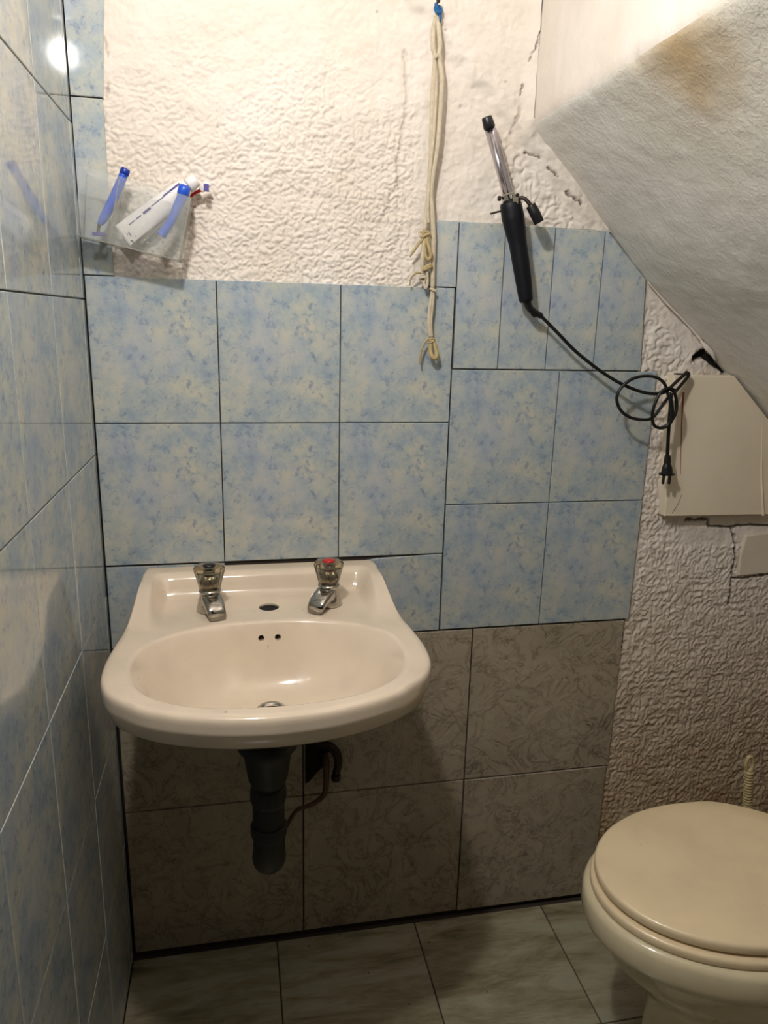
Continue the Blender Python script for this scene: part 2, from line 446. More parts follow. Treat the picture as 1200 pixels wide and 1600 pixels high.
def poly_tile(pts, mat, parent, name='wall_tile', y0=0.0, th=TH, be=.0009, jit=.0004):
    """tile from an outline (x,z) on the back wall, with arrised front edge"""
    n = len(pts); cx = sum(p[0] for p in pts) / n; cz = sum(p[1] for p in pts) / n
    y0 = y0 + random.uniform(-jit, jit)
    def inset(p, d):
        k = math.hypot(p[0] - cx, p[1] - cz); return (p[0] - (p[0] - cx) / k * d * 1.3, p[1] - (p[1] - cz) / k * d * 1.3)
    fr = [inset(p, be) for p in pts]
    R = [[(p[0], y0 + th, p[1]) for p in pts], [(p[0], y0 + be, p[1]) for p in pts], [(p[0], y0, p[1]) for p in fr]]
    return obj(name, *loft(R), mat, parent, loc=(cx, y0, cz))
def rect(a, b, c, d, g=.0009): return [(a + g, b + g), (c - g, b + g), (c - g, d - g), (a + g, d - g)]
random.seed(4)
# blue tiles, left block
XL = [0, .2025, .4055, .6035]
for k, (z0, z1) in enumerate(((1.0735, 1.3057), (.8265, 1.0735))):
    for i in range(3): poly_tile(rect(XL[i] + (.001 if i == 0 else 0), z0, XL[i + 1], z1), M_BLUE, wb)
poly_tile(rect(.001, .671, .2025, .8245), M_BLUE, wb)
poly_tile(rect(.2025, .671, .4055, .816), M_BLUE, wb)
poly_tile([(.4065, .672), (.6025, .672), (.6025, .8255), (.480, .822), (.4065, .812)], M_BLUE, wb)
# right block
XR = [.6045, .808, 1.003]
for z0, z1 in ((.921, 1.168), (.672, .921)):
    for i in range(2): poly_tile(rect(XR[i], z0, XR[i + 1], z1), M_BLUE, wb)
# cut strips of the top row
XT = [.6055, .6885, .779, .8725]
for i in range(3): poly_tile(rect(XT[i], 1.1685, XT[i + 1], 1.4135 - .0012 * i), M_BLUE, wb)
poly_tile([(.8735, 1.1695), (.968, 1.1695), (.959, 1.331), (.915, 1.373), (.8735, 1.4125)], M_BLUE, wb)
poly_tile([(.546, 1.3066), (.6045, 1.3066), (.6045, 1.413), (.562, 1.413), (.565, 1.345), (.548, 1.328)], M_BLUE, wb)
# narrow strips beside the left corner
poly_tile([(.001, 1.3066), (.0455, 1.3066), (.0455, 1.557), (.001, 1.557)], M_BLUE, wb)
poly_tile([(.001, 1.559), (.0465, 1.559), (.057, 1.70), (.060, 1.82), (.001, 1.82)], M_BLUE, wb)
# stone tiles, lower block
for z0, z1 in ((.335, .669), (.010, .333)):
    for a, b in ((.004, .339), (.341, .671), (.673, .994 if z0 > .1 else .990)):
        poly_tile(rect(a, z0, b, z1, .0004), M_STONE, wb, jit=.001)
# boarded panel over the plaster, with thickness and a folded ridge
pan = []
px = [(1.044, .892), (1.300, .889), (1.42, .889), (1.42, .91), (1.153, 1.163), (1.027, 1.163), (1.032, 1.06)]
R = [[(x, .010, z) for x, z in px], [(x, -.0165, z) for x, z in px], [(x + (.0012 if x < 1.08 else -.0012), -.018, z + (.0012 if z < .95 else -.0012)) for x, z in px]]
pl = obj('plaster_board', *loft(R), M_PANEL, wb); pl['label'] = 'smooth cream board fixed over the rough plaster under the sloping ceiling'
rd = tube([(1.262, -.0175, .888), (1.252, -.018, .93), (1.240, -.0178, .99), (1.230, -.0175, 1.06), (1.225, -.017, 1.095)], [.0030, .0028, .002, .001, .0004], 6)
obj('ridge', *rd, M_PANEL, pl)
obj('rust_streak', *tube([(1.050, -.0183, 1.132), (1.053, -.0183, 1.09), (1.059, -.0183, 1.03), (1.066, -.0183, .975)], [.0026, .0016, .0009, .0004], 6, flat=.15), M_RUST, pl)
# hairline crack at the lower left corner of the board
obj('crack', *tube([(1.074, -.0182, .935), (1.068, -.0182, .915), (1.058, -.0182, .898)], [.0004, .0007, .0005], 5, flat=.2), M_GROUT, pl)
# bare block showing below the board
bk = obj('brick', *loft([[(x, y, z) for x, z in ((1.240, .753), (1.31, .757), (1.372, .760), (1.374, .842), (1.30, .846), (1.244, .841), (1.2385, .80))] for y in (.012, -.0005)]), M_BRICK, wb); bevel(bk, .003, 3)

# ------------------------------------------------------------------ left wall
wlft = obj('wall_left', *box((-.12, -1.75, -.05), (-.0045, .022, 2.42)), M_WGROUT); tag(wlft, kind='structure')
random.seed(9)
def left_tile(y0, y1, z0, z1):
    g = .0010; be = .0009; x0 = random.uniform(-.0004, .0002)
    b = [(y0 + g, z0 + g), (y1 - g, z0 + g), (y1 - g, z1 - g), (y0 + g, z1 - g)]
    f = [(y0 + g + be, z0 + g + be), (y1 - g - be, z0 + g + be), (y1 - g - be, z1 - g - be), (y0 + g + be, z1 - g - be)]
    R = [[(-.010, y, z) for y, z in b], [(x0 - be, y, z) for y, z in b], [(x0, y, z) for y, z in f]]
    return obj('wall_tile', *loft(R), M_BLUE, wlft, loc=(x0, (y0 + y1) / 2, (z0 + z1) / 2))
LY = [.0, -.020, -.2215, -.4245, -.6225, -.824, -1.026, -1.228, -1.43, -1.632]
LZ = [.003, .020, .2715, .521, .773, 1.0225, 1.2695, 1.522, 1.773, 2.024, 2.275]
for i in range(len(LY) - 1):
    for j in range(len(LZ) - 1): left_tile(LY[i + 1], LY[i], LZ[j], LZ[j + 1])

# ------------------------------------------------------------------ floor
fl = obj('floor', *box((-.12, -1.75, -.10), (1.72, .05, -.004)), M_GROUT); tag(fl, kind='structure')
random.seed(2)
FX = [-.004, .2845, .576, .864, 1.155, 1.446, 1.70]; FY = [-.006, -.296, -.588, -.88, -1.172, -1.464, -1.75]
for i in range(len(FX) - 1):
    for j in range(len(FY) - 1):
        g = .0012; be = .001; z0 = random.uniform(-.0004, .0004)
        x0, x1, y0, y1 = FX[i] + g, FX[i + 1] - g, FY[j + 1] + g, FY[j] - g
        if i == 0: x0 = .001
        R = [[(x, y, zz) for x, y in ((x0 + s, y0 + s), (x1 - s, y0 + s), (x1 - s, y1 - s), (x0 + s, y1 - s))] for zz, s in ((-.008, 0), (z0 - be, 0), (z0, be))]
        obj('floor_tile', *loft(R), M_FLOOR, fl, loc=((x0 + x1) / 2, (y0 + y1) / 2, z0))

# ------------------------------------------------------------------ stair soffit, ceiling, right wall
def slab_rings():
    V, F = [], []; ny = 260; n1, n2 = 70, 200
    prof = [(SX, 2.36 - (2.36 - SZ - .006) * k / n1) for k in range(n1)]
    prof += [(SX + .0015, SZ + .002), (SX + .006, SZ - .004)]
    prof += [(SX + .006 + (1.66 - SX - .006) * k / n2, soff(SX + .006 + (1.66 - SX - .006) * k / n2) + .0005) for k in range(1, n2 + 1)]
    P = np.array(prof); yy = np.linspace(.02, -1.7, ny)
    S = np.concatenate([[0], np.cumsum(np.hypot(*np.diff(P, axis=0).T))])
    SS, Y = np.meshgrid(S, yy, indexing='ij')
    h = .0022 * fbm(SS * 9, Y * 9, 3) + .0010 * fbm(SS * 40, Y * 40, 2)
    # knocked arris
    arr = np.exp(-((SS - S[n1]) / .010) ** 2)
    chip = np.exp(-((Y + .325) / .012) ** 4) * .0035 + .0012 * np.abs(pn(Y * 22, Y * 0 + 3))
    nx = np.zeros(len(P)); nz = np.zeros(len(P))
    nn = math.hypot(1, SL); nx[:n1 + 1] = -1; nx[n1 + 1:] = SL / nn; nz[n1 + 1:] = -1 / nn
    XX = P[:, 0][:, None] + nx[:, None] * (h - arr * chip); ZZ = P[:, 1][:, None] + nz[:, None] * (h - arr * chip)
    n, m = XX.shape
    V = np.stack([XX, Y, ZZ], -1).reshape(-1, 3).tolist()
    F = [(i * m + j, i * m + j + 1, (i + 1) * m + j + 1, (i + 1) * m + j) for i in range(n - 1) for j in range(m - 1)]
    # close the back of the slab
    k = len(V); V += [(1.66, .02, 2.36), (1.66, -1.7, 2.36)]
    F += [(0, m - 1, k + 1, k), ((n - 1) * m, k, k + 1, (n - 1) * m + m - 1),
          tuple([i * m for i in range(n)] + [k]), tuple([i * m + m - 1 for i in range(n)] + [k + 1])]
    return V, F
sl = obj('ceiling', *slab_rings(), M_SLAB, smooth=True); smooth_angle(sl, 35); tag(sl, kind='structure')
sl.data.materials.append(M_PLASTER)
for p in sl.data.polygons:
    if p.index < 70 * 259: p.material_index = 1
ce = obj('ceiling', *box((-.12, -1.75, 2.36), (1.72, .12, 2.46)), M_PLASTER); tag(ce, kind='structure')
wr = obj('wall_right', *box((1.66, -1.75, -.05), (1.76, .12, 2.42)), M_PLASTER); tag(wr, kind='structure')
# torn plaster lip along the joint of soffit and wall
random.seed(5)
lip = []
jp = [(.960, -.004, soff(.960) - .004), (1.0, -.003, soff(1.0) - .005), (1.05, -.002, soff(1.05) - .004), (1.085, -.003, soff(1.085) - .006)]
lip.append(tube([(x + random.uniform(-.002, .002), y, z) for x, y, z in jp], [.001, .0025, .0015, .003], 7, flat=.6))
lip.append(tube([(1.082, -.004, 1.226), (1.095, -.006, 1.214), (1.108, -.006, 1.203), (1.118, -.003, 1.190)], [.002, .0055, .0045, .001], 8, flat=.5))
obj('plaster_lip', *join(*lip), M_PLASTER, wb, smooth=True)

# hanging bulb above the frame (the room's lamp)
bt = empty('ceiling_bulb', (LP[0], LP[1], 2.36)); tag(bt, 'bare bulb hanging on a short flex from the ceiling', 'lamp')
obj('flex', *tube([(LP[0], LP[1], 2.361), (LP[0], LP[1], LP[2] + .13)], .003, 8, 1), M_CORD, bt)
obj('socket', *lathe([(.006, 0), (.018, .005), (.019, .05), (.010, .06)], (LP[0], LP[1], LP[2] + .075)), M_WHITEP, bt)

# ------------------------------------------------------------------ wash basin
CX = .2685
def sink():
    hw = [(-.003, .190), (-.012, .199), (-.03, .203), (-.06, .204), (-.10, .2055), (-.14, .209), (-.18, .214), (-.22, .2195), (-.26, .224), (-.30, .2265), (-.34, .2245), (-.37, .217), (-.395, .204), (-.42, .178), (-.44, .146), (-.457, .103), (-.468, .058), (-.473, 0)]
    side = [(CX + w, y) for y, w in hw]; pts = [(CX, -.003), (CX + .09, -.003)] + side[:-1] + [(CX, -.473)] + [(2 * CX - x, y) for x, y in reversed(side[:-1])] + [(CX - .09, -.003)]
    P = [Vector((x, y, 0)) for x, y in pts]; P = spline(P + [P[0]], 5)[:-1]
    poly = np.array([(p.x, p.y) for p in P]); bc = np.array([CX, -.311]); A, B = .187, .132
    N = 200; th = np.linspace(0, 2 * np.pi, N, endpoint=False)
    # map angles so the corners get vertices too
    O = []
    q2 = np.vstack([poly, poly[:1]])
    for t in th:
        d = np.array([math.cos(t), math.sin(t)]); best = None
        for a, b in zip(q2[:-1], q2[1:]):
            e = b - a; den = d[0] * e[1] - d[1] * e[0]
            if abs(den) < 1e-12: continue
            r = a - bc; s = (r[0] * e[1] - r[1] * e[0]) / den; k = (r[0] * d[1] - r[1] * d[0]) / den
            if s > 0 and -1e-6 <= k <= 1 + 1e-6 and (best is None or s > best): best = s
        O.append(bc + d * best)
    O = np.array(O)
    # superellipse rim of the bowl
    def be(t, k=1.0):
        c, s = np.cos(t), np.sin(t); n = 2.35 if True else 2
        r = (np.abs(c / A) ** n + np.abs(s / B) ** n) ** (-1 / n)
        return bc + np.stack([c, s], -1) * r[..., None] * k
    Bp = be(th)
    def h(x, y):
        zr = .787 + .034 * ss(-.205, -.075, y)
        rec = ss(.186, .160, np.abs(x - CX)) * ss(-.034, -.062, y)
        return zr * (1 - rec) + .7845 * rec
    rings = []
    def add(xy, z): rings.append(np.column_stack([xy, np.broadcast_to(z, len(xy))]))
    def ins(k):  # move outline inwards by k metres, the wall side stays
        d = bc - O; L = np.linalg.norm(d, axis=1)[:, None]; wgt = ss(-.004, -.05, O[:, 1])[:, None]
        q = O + d / L * k * wgt; return q
    ztop = h(O[:, 0], O[:, 1]); fr = ss(-.15, -.42, O[:, 1])
    zb = .756 - .022 * fr                                         # lower edge of the apron
    dc = np.array([CX, -.275])
    rings.append(np.column_stack([dc + .028 * np.stack([np.cos(th), np.sin(th)], -1), np.full(N, .650)]))
    for k, z in ((.16, .652), (.35, .676), (.60, .697), (.80, .720)):
        base = ins(.03); q = dc + (base - dc) * k; q[:, 1] = np.minimum(q[:, 1], -.003); add(q, z)
    add(ins(.034), zb - .006); add(ins(.018), zb - .002); add(ins(.008), zb + .006); add(ins(.003), zb + .020); add(ins(.0), zb * .35 + ztop * .65 - .006)
    add(ins(.0), ztop - .020); add(ins(.0), ztop - .012); add(ins(.0003), ztop - .007); add(ins(.0018), ztop - .003); add(ins(.005), ztop - .0006)
    K = 34; s0 = ins(.012); Lb = be(th, 1.04)
    for k in range(K + 1):
        q = s0 + (Lb - s0) * (k / K); add(q, h(q[:, 0], q[:, 1]))
    zB = h(Bp[:, 0], Bp[:, 1])
    q = be(th, 1.015); add(q, h(q[:, 0], q[:, 1]) - .0010)
    add(Bp, zB - .0035); add(be(th, .98), zB - .009)
    D = .686; drain = np.array([CX, -.280])
    for s in np.linspace(.95, .12, 22):
        cen = drain + (bc - drain) * s; c0 = be(th, s) - bc + cen
        u = (.98 - s) / .86
        z = D + (zB - .009 - D) * (1 - np.clip(u * 1.35, 0, 1)) ** 2.1 + .004 * (s - .12)
        add(c0, z)
    rings.append(np.column_stack([drain + .021 * np.stack([np.cos(th), np.sin(th)], -1), np.full(N, D - .0005)]))
    rings.append(np.column_stack([drain + .019 * np.stack([np.cos(th), np.sin(th)], -1), np.full(N, D - .010)]))
    return loft([r.tolist() for r in rings])
def cut(o, cutters):
    for vf in cutters:
        c = obj('cutter', *vf, M_CAVITY_DARK)
        m = o.modifiers.new('b', 'BOOLEAN'); m.operation = 'DIFFERENCE'; m.solver = 'EXACT'; m.object = c
        bpy.context.view_layer.update()
        ev = o.evaluated_get(bpy.context.evaluated_depsgraph_get())
        me = bpy.data.meshes.new_from_object(ev); o.modifiers.clear()
        if len(me.polygons) > 100: o.data = me
        bpy.data.objects.remove(c)
sk = empty('wash_basin', (CX, 0, .655)); tag(sk, 'ivory ceramic wash basin mounted on the blue tiled wall', 'sink')
bas = obj('basin', *sink(), M_SINK, sk, smooth=True)
cut(bas, [lathe([(.0165, 0), (.0165, .16)], (.274, -.119, .66)),
          tube([(.2585, -.20, .762), (.2585, -.13, .752)], .0048, 14, 1), tube([(.2845, -.20, .762), (.2845, -.13, .752)], .0048, 14, 1)])
smooth_angle(bas, 42)
obj('hole_shade_disc', *lathe([(.0163, 0), (.0163, .003)], (.274, -.119, .7785)), M_CAVITY_DARK, sk)  # added dark disc, stands for the shade inside the tap hole
DC = (CX, -.280)
obj('drain_ring', *lathe([(.0150, 0), (.0205, .0), (.0225, .0018), (.0205, .0035), (.0165, .0025), (.0150, .0)], (DC[0], DC[1], .6855)), M_CHROME, sk, smooth=True)
obj('drain_grate', *join(box((DC[0] - .0165, DC[1] - .0015, .683), (DC[0] + .0165, DC[1] + .0015, .686)), box((DC[0] - .0015, DC[1] - .0165, .683), (DC[0] + .0015, DC[1] + .0165, .686)),
     lathe([(.019, 0), (.019, .0008)], (DC[0], DC[1], .6770))), M_NAIL, sk)
# taps
def tap(x, y, rot, cap_mat, lab, extra):
    z0 = .7847
    t = empty('basin_tap', (x, y, z0)); tag(t, lab, 'tap', 'basin taps')
    d = Vector((math.sin(rot), -math.cos(rot), 0)); s = Vector((d.y, -d.x, 0)); o = Vector((x, y, z0))
    obj('body', *lathe([(.0215, 0), (.0225, .004), (.0205, .012), (.0180, .022), (.0165, .030), (.0180, .034), (.0180, .036), (.011, .038)], (x, y, z0)), M_CHROME, t, smooth=True)
    rings = []
    for k, (dist, hz, wd, ht) in enumerate(((.002, .020, .0170, .014), (.014, .0215, .0175, .012), (.028, .0200, .0165, .010), (.038, .0165, .0155, .0095), (.045, .0125, .0145, .009), (.049, .0095, .0135, .008))):
        c = o + d * dist + Vector((0, 0, hz)); r = []
        for q in range(14):
            a = 2 * math.pi * q / 14; ca, sa = math.cos(a), math.sin(a)
            ex = math.copysign(abs(ca) ** .6, ca) * wd; ez = math.copysign(abs(sa) ** .6, sa) * ht
            r.append(tuple(c + s * ex + Vector((0, 0, ez)) + d * (-.25 * ez)))
        rings.append(r)
    obj('spout', *loft(rings), M_CHROME, t, smooth=True)
    obj('outlet', *lathe([(.0062, 0), (.0062, .006)], tuple(o + d * .043 + Vector((0, 0, .0005))), seg=16), M_CHROME, t)
    hnd = obj('handle', *lathe([(.0150, .0375), (.0165, .039), (.0175, .044), (.0205, .056), (.0235, .067), (.0238, .072), (.0220, .0755), (.0090, .0760)], (x, y, z0), flute=.045, fn=8, seg=64), M_ACRYL, t, smooth=True)
    obj('handle_core', *lathe([(.0090, .0382), (.0098, .044), (.0105, .058), (.0070, .064)], (x, y, z0), flute=.06, fn=12, seg=48), M_CHROME, hnd, smooth=True)
    obj('cap', *lathe([(.0095, .0756), (.0102, .0762), (.0095, .0780), (.0060, .0788)], (x, y, z0)), cap_mat, hnd, smooth=True)
    return t, o + d * .043
t1, _ = tap(.180, -.120, math.radians(14), M_BLACK, 'left chrome basin tap with black topped clear fluted handle', 0)
t2, o2 = tap(.373, -.120, math.radians(-34), M_RED, 'right chrome basin tap with red topped clear fluted handle', 0)
ws = obj('water_stream', *tube([(o2.x, o2.y, .7835), (o2.x + .001, o2.y, .755), (o2.x + .002, o2.y - .001, .72), (o2.x + .002, o2.y - .002, .7035)], [.0028, .0018, .0015, .0024], 10), M_WATER, smooth=True)
tag(ws, 'thin stream of water running from the right tap into the basin', 'water')
# waste pipe
wp = empty('waste_pipe', (DC[0], DC[1], .40)); tag(wp, 'dark plastic waste pipe and trap hanging under the basin', 'pipe')
PX, PY = .262, -.285
obj('flange', *lathe([(.0300, 0), (.044, -.006), (.046, -.016), (.036, -.030), (.0300, -.070), (.0225, -.092)], (PX, PY, .650)), M_PIPE, wp, smooth=True)
obj('tailpipe', *lathe([(.0205, 0), (.0205, -.135)], (PX, PY, .60)), M_PIPE, wp, smooth=True)
cn = obj('coupling_nut', *lathe([(.0230, 0), (.0262, -.003), (.0270, -.022), (.0255, -.028), (.0245, -.03)], (PX, PY, .563), flute=.02, fn=12, seg=72), M_PIPE, wp); smooth_angle(cn)
trap = [(PX, PY, .545), (PX, PY, .49), (PX, PY, .455), (PX, PY + .010, .428), (PX, PY + .035, .412), (PX, PY + .075, .410), (PX, PY + .15, .425), (PX, PY + .282, .430)]
obj('trap', *tube(trap, [.0240, .0245, .0245, .0265, .0255, .0225, .021, .021], 20), M_PIPE, wp, smooth=True)
obj('trap_collar', *lathe([(.0255, 0), (.0275, -.003), (.0275, -.018), (.0255, -.021)], (PX, PY, .497), flute=.01, fn=12, seg=48), M_PIPE, wp)
# hole in the tiles with supply valve and hose
hv = empty('supply_valve', (.372, 0, .42)); tag(hv, 'dark rusty supply valve with thin brown hose in the hole under the basin', 'valve')
hp = [(.344, .462), (.362, .466), (.385, .462), (.392, .445), (.388, .415), (.378, .395), (.366, .384), (.352, .366), (.344, .362)]
obj('wall_hole_shade', *loft([[(x, -.0006, z) for x, z in hp], [(x, -.0016, z) for x, z in hp]]), M_CAVITY_DARK, hv)  # flat dark sheet on the tile, painted shade of the hole
obj('valve_arm', *tube([(.365, -.006, .452), (.388, -.020, .452), (.401, -.024, .440), (.406, -.024, .418), (.402, -.022, .392)], [.008, .0085, .009, .008, .0075], 12), M_NAIL, hv, smooth=True)
obj('valve_nut', *lathe([(.009, 0), (.0095, .012)], (.402, -.022, .378), seg=6), M_NAIL, hv)
obj('stem', *tube([(.383, -.004, .425), (.383, -.018, .415), (.383, -.020, .385)], .0062, 10), M_HOSE, hv, smooth=True)
obj('hose', *tube([(.383, -.020, .388), (.382, -.022, .362), (.374, -.026, .345), (.350, -.034, .336), (.322, -.05, .338), (.300, -.10, .345)], [.0058, .0056, .005, .0042, .004, .004], 10), M_HOSE, hv, smooth=True)

# ------------------------------------------------------------------ toilet
def egg(xf, xb, yc, hwid, xm=.42, nb=2.6, n=72, wb_=.80):
    """plan outline: round nose at xf (front, towards -x), blunter back at xb"""
    out = []; L = xb - xf; xc = xf + L * xm * 1.0
    for k in range(n):
        a = 2 * math.pi * k / n; c, s = math.cos(a), math.sin(a)
        if c <= 0: x = xc + (xc - xf) * c; y = hwid * math.copysign(abs(s) ** 1.0, s)
        else:
            c2 = c ** (2 / nb); x = xc + (xb - xc) * c2
            y = hwid * math.copysign(abs(s) ** (.75), s) * (1 - (1 - wb_) * ss(.25, 1, c2))
        out.append((x, yc + y))
    return out
to = empty('toilet', (1.05, -.415, 0)); tag(to, 'cream toilet with its lid down at the right edge of the room', 'toilet')
Rr = lambda e, z: [(x, y, z) for x, y in e]
YC = -.412
bowl = [(.868, 1.22, .112, .0), (.866, 1.22, .114, .012), (.880, 1.21, .105, .03), (.878, 1.21, .103, .16), (.862, 1.22, .112, .21), (.822, 1.25, .136, .25), (.790, 1.27, .152, .285), (.772, 1.28, .161, .320), (.7555, 1.28, .1695, .334), (.750, 1.285, .1745, .340), (.746, 1.285, .1765, .352), (.746, 1.285, .1765, .378), (.750, 1.283, .173, .386), (.758, 1.278, .166, .389)]
ob = obj('bowl', *loft([Rr(egg(a, b, YC, c, xm=.47, wb_=.8), z) for a, b, c, z in bowl]), M_BOWL, to, smooth=True)
obj('foot_sealant', *loft([Rr(egg(.862, 1.224, YC, .119, xm=.47, wb_=.8), .0006), Rr(egg(.864, 1.222, YC, .116, xm=.47, wb_=.8), .006)]), M_GROUT, to)
def lidrings(xf, xb, hwid, z0, z1, rnd, yc, dome=0):
    R = [Rr(egg(xf + rnd, xb - rnd, yc, hwid - rnd, xm=.53, wb_=.80), z0)]
    R += [Rr(egg(xf + rnd * .3, xb - rnd * .3, yc, hwid - rnd * .3, xm=.53, wb_=.80), z0 + rnd * .3), Rr(egg(xf, xb, yc, hwid, xm=.53, wb_=.80), z0 + rnd)]
    R += [Rr(egg(xf, xb, yc, hwid, xm=.53, wb_=.80), z1 - rnd * 1.2), Rr(egg(xf + rnd * .4, xb - rnd * .4, yc, hwid - rnd * .4, xm=.53, wb_=.80), z1 - rnd * .4), Rr(egg(xf + rnd * 1.3, xb - rnd * 1.3, yc, hwid - rnd * 1.3, xm=.53, wb_=.80), z1)]
    for k, dz in ((.04, .3), (.09, .7), (.125, 1)): R.append(Rr(egg(xf + k, xb - k, yc, max(hwid - k, .01), xm=.53, wb_=.80), z1 + dome * dz))
    return R
st_ = obj('seat', *loft(lidrings(.756, 1.185, .164, .3895, .4045, .004, YC)), M_LID, to, smooth=True)
ld = obj('lid', *loft(lidrings(.762, 1.182, .159, .4085, .4250, .0042, YC + .002, .001)), M_LID, to, smooth=True)
for p_, q_ in (((.782, -.455, .4035), (.798, -.435, .409)), ((.95, -.556, .4035), (.97, -.546, .409)), ((.95, -.277, .4035), (.97, -.267, .409))): obj('seat_buffer', *box(p_, q_), M_LID, to)
for yy in (-.47, -.355):
    obj('hinge', *lathe([(.013, 0), (.014, .02), (.012, .034), (.006, .038)], (1.185, yy, .388)), M_LID, to, smooth=True)
ck = obj('cistern', *loft([[(x, y, z) for x, y in ((1.225 + i, YC - .19 + i), (1.40 - i, YC - .19 + i), (1.40 - i, YC + .19 - i), (1.225 + i, YC + .19 - i))] for z, i in ((.36, .02), (.40, .006), (.66, 0))]), M_BOWL, to); bevel(ck, .015, 3)
ct = obj('cistern_lid', *box((1.218, YC - .197, .661), (1.407, YC + .197, .685)), M_BOWL, to); bevel(ct, .007, 3)
obj('flush_button', *lathe([(.022, 0), (.022, .004), (.018, .006)], (1.31, YC, .685)), M_CHROME, to)

# ------------------------------------------------------------------ toilet brush
BX, BY = 1.245, -.115
br = empty('toilet_brush', (BX, BY, 0)); tag(br, 'cream toilet brush with ribbed hanging handle standing behind the toilet', 'brush')
hd_ = obj('holder', *lathe([(.05, .0), (.055, .004), (.05, .02), (.042, .12), (.045, .125), (.040, .122), (.040, .02), (.0, .018)], (1.282, BY, 0)), M_BRUSH, br, smooth=True)
prof = [(.008, .10), (.008, .262)]
z = .262
for k in range(17): prof += [(.0072, z), (.0094, z + .0012), (.0094, z + .0040), (.0072, z + .0052)]; z += .0066
prof += [(.0062, z), (.0075, z + .004)]
ax = Vector((-.045, 0, .40)).normalized()
shf = obj('shaft', *lathe(prof, (1.286, BY, .0), tuple(ax)), M_BRUSH, br, smooth=True)
hp = Vector((1.286, BY, .0)) + ax * (z + .016); s = Vector((ax.z, 0, -ax.x))
ring = [tuple(hp + s * math.cos(a) * .0080 + ax * math.sin(a) * .0165) for a in [2 * math.pi * k / 20 for k in range(20)]]
obj('hanging_loop', *tube(ring + [ring[0]], .0040, 8, 2), M_BRUSH, shf, smooth=True)
obj('bristles', *lathe([(.010, .0), (.034, .01), (.036, .07), (.012, .09)], (1.283, BY, .022), flute=.06, fn=24, seg=96), M_WHITEP, br)

# ------------------------------------------------------------------ curling iron
IY = -.032
ci = empty('curling_iron', (.69, IY, 1.42)); tag(ci, 'curling iron with chrome barrel and dark handle hanging on the wall by its cord', 'curling iron')
A = Vector((.6325, IY, 1.5665)); Bb = Vector((.6825, IY, 1.4375)); Cc = Vector((.7215, IY, 1.285))
ax = (Bb - A).normalized()
def al(k): return tuple(A + ax * k)
L1 = (Bb - A).length
obj('tip', *lathe([(.0078, 0), (.0084, .0015), (.0096, .016), (.0088, .0175)], al(0), tuple(ax)), M_BLACK, ci, smooth=True)
obj('barrel', *lathe([(.0084, 0), (.0084, L1 - .010)], al(.017), tuple(ax)), M_BARREL, ci, smooth=True)
# clamp: a curved spoon lying over the barrel
sd = Vector((ax.z, 0, -ax.x)); sd = -sd if sd.x < 0 else sd; rings = []
for k, (d, w_) in enumerate(((.020, .25), (.026, .55), (.045, .75), (.08, .80), (.105, .85), (.122, 1.1), (.130, 1.1))):
    c = A + ax * d; r1, r2 = .0092, .0102; r = []
    for rr, rng in ((r2, range(7)), (r1, range(6, -1, -1))):
        for q in rng:
            a = math.radians(25) + (q / 6 - .5) * w_ * 2.1
            r.append(tuple(c + (sd * math.sin(a) + Vector((0, -1, 0)) * math.cos(a)) * rr))
    rings.append(r)
obj('clamp', *loft(rings), M_BARREL, ci, smooth=True)
obj('collar', *join(lathe([(.0100, 0), (.0118, .002), (.0118, .010), (.0100, .013)], al(.119), tuple(ax)), box((.6795, IY - .017, 1.438), (.6885, IY - .009, 1.452))), M_CHROME, ci, smooth=False)
obj('pivot_screw', *lathe([(.0030, 0), (.0026, .0016)], (.6865, IY - .0175, 1.4510), (0, -1, 0), seg=12), M_NAIL, ci)
hx = (Cc - Bb).normalized(); HL = (Cc - Bb).length
obj('handle', *tube([tuple(Bb + hx * k + Vector((.0015 * math.sin(k * 20), 0, 0))) for k in (-.006, -.003, .004, .02, .04, .06, .09, .12, HL - .006, HL)], [.0150, .0172, .0182, .0188, .0172, .0150, .0146, .0138, .0122, .0100], 24), M_NAVY, ci, smooth=True)
tl_ = obj('thumb_lever', *tube([(.690, IY - .014, 1.447), (.697, IY - .018, 1.447), (.704, IY - .021, 1.441), (.712, IY - .023, 1.431)], [.0030, .0030, .0034, .0036], 10), M_NAIL, ci, smooth=True)
obj('lever_pad', *tube([(.7085, IY - .022, 1.436), (.716, IY - .024, 1.424), (.7245, IY - .0245, 1.410)], [.0080, .0088, .0084], 14), M_BLACK, tl_, smooth=True)
obj('stand', *tube([(.672, IY - .004, 1.4285), (.662, IY + .006, 1.427), (.652, IY + .012, 1.4245)], .0016, 8), M_NAIL, ci, smooth=True)
obj('pivot_knob', *lathe([(.004, 0), (.004, .004)], (.664, IY, 1.447), (-1, 0, 0), seg=12), M_NAIL, ci)
sr = [(.7205, IY, 1.289), (.7275, IY, 1.276), (.7365, IY, 1.269), (.7515, IY, 1.262)]
obj('strain_relief', *tube(sr, [.0075, .0064, .0060, .0048], 12), M_BLACK, ci, smooth=True)
obj('hang_ring', *tube([(.7290, IY - .001, 1.276), (.7310, IY - .002, 1.266), (.7370, IY - .002, 1.261), (.7440, IY - .001, 1.264)], .0015, 8), M_BLACK, ci, smooth=True)
cr = .0029
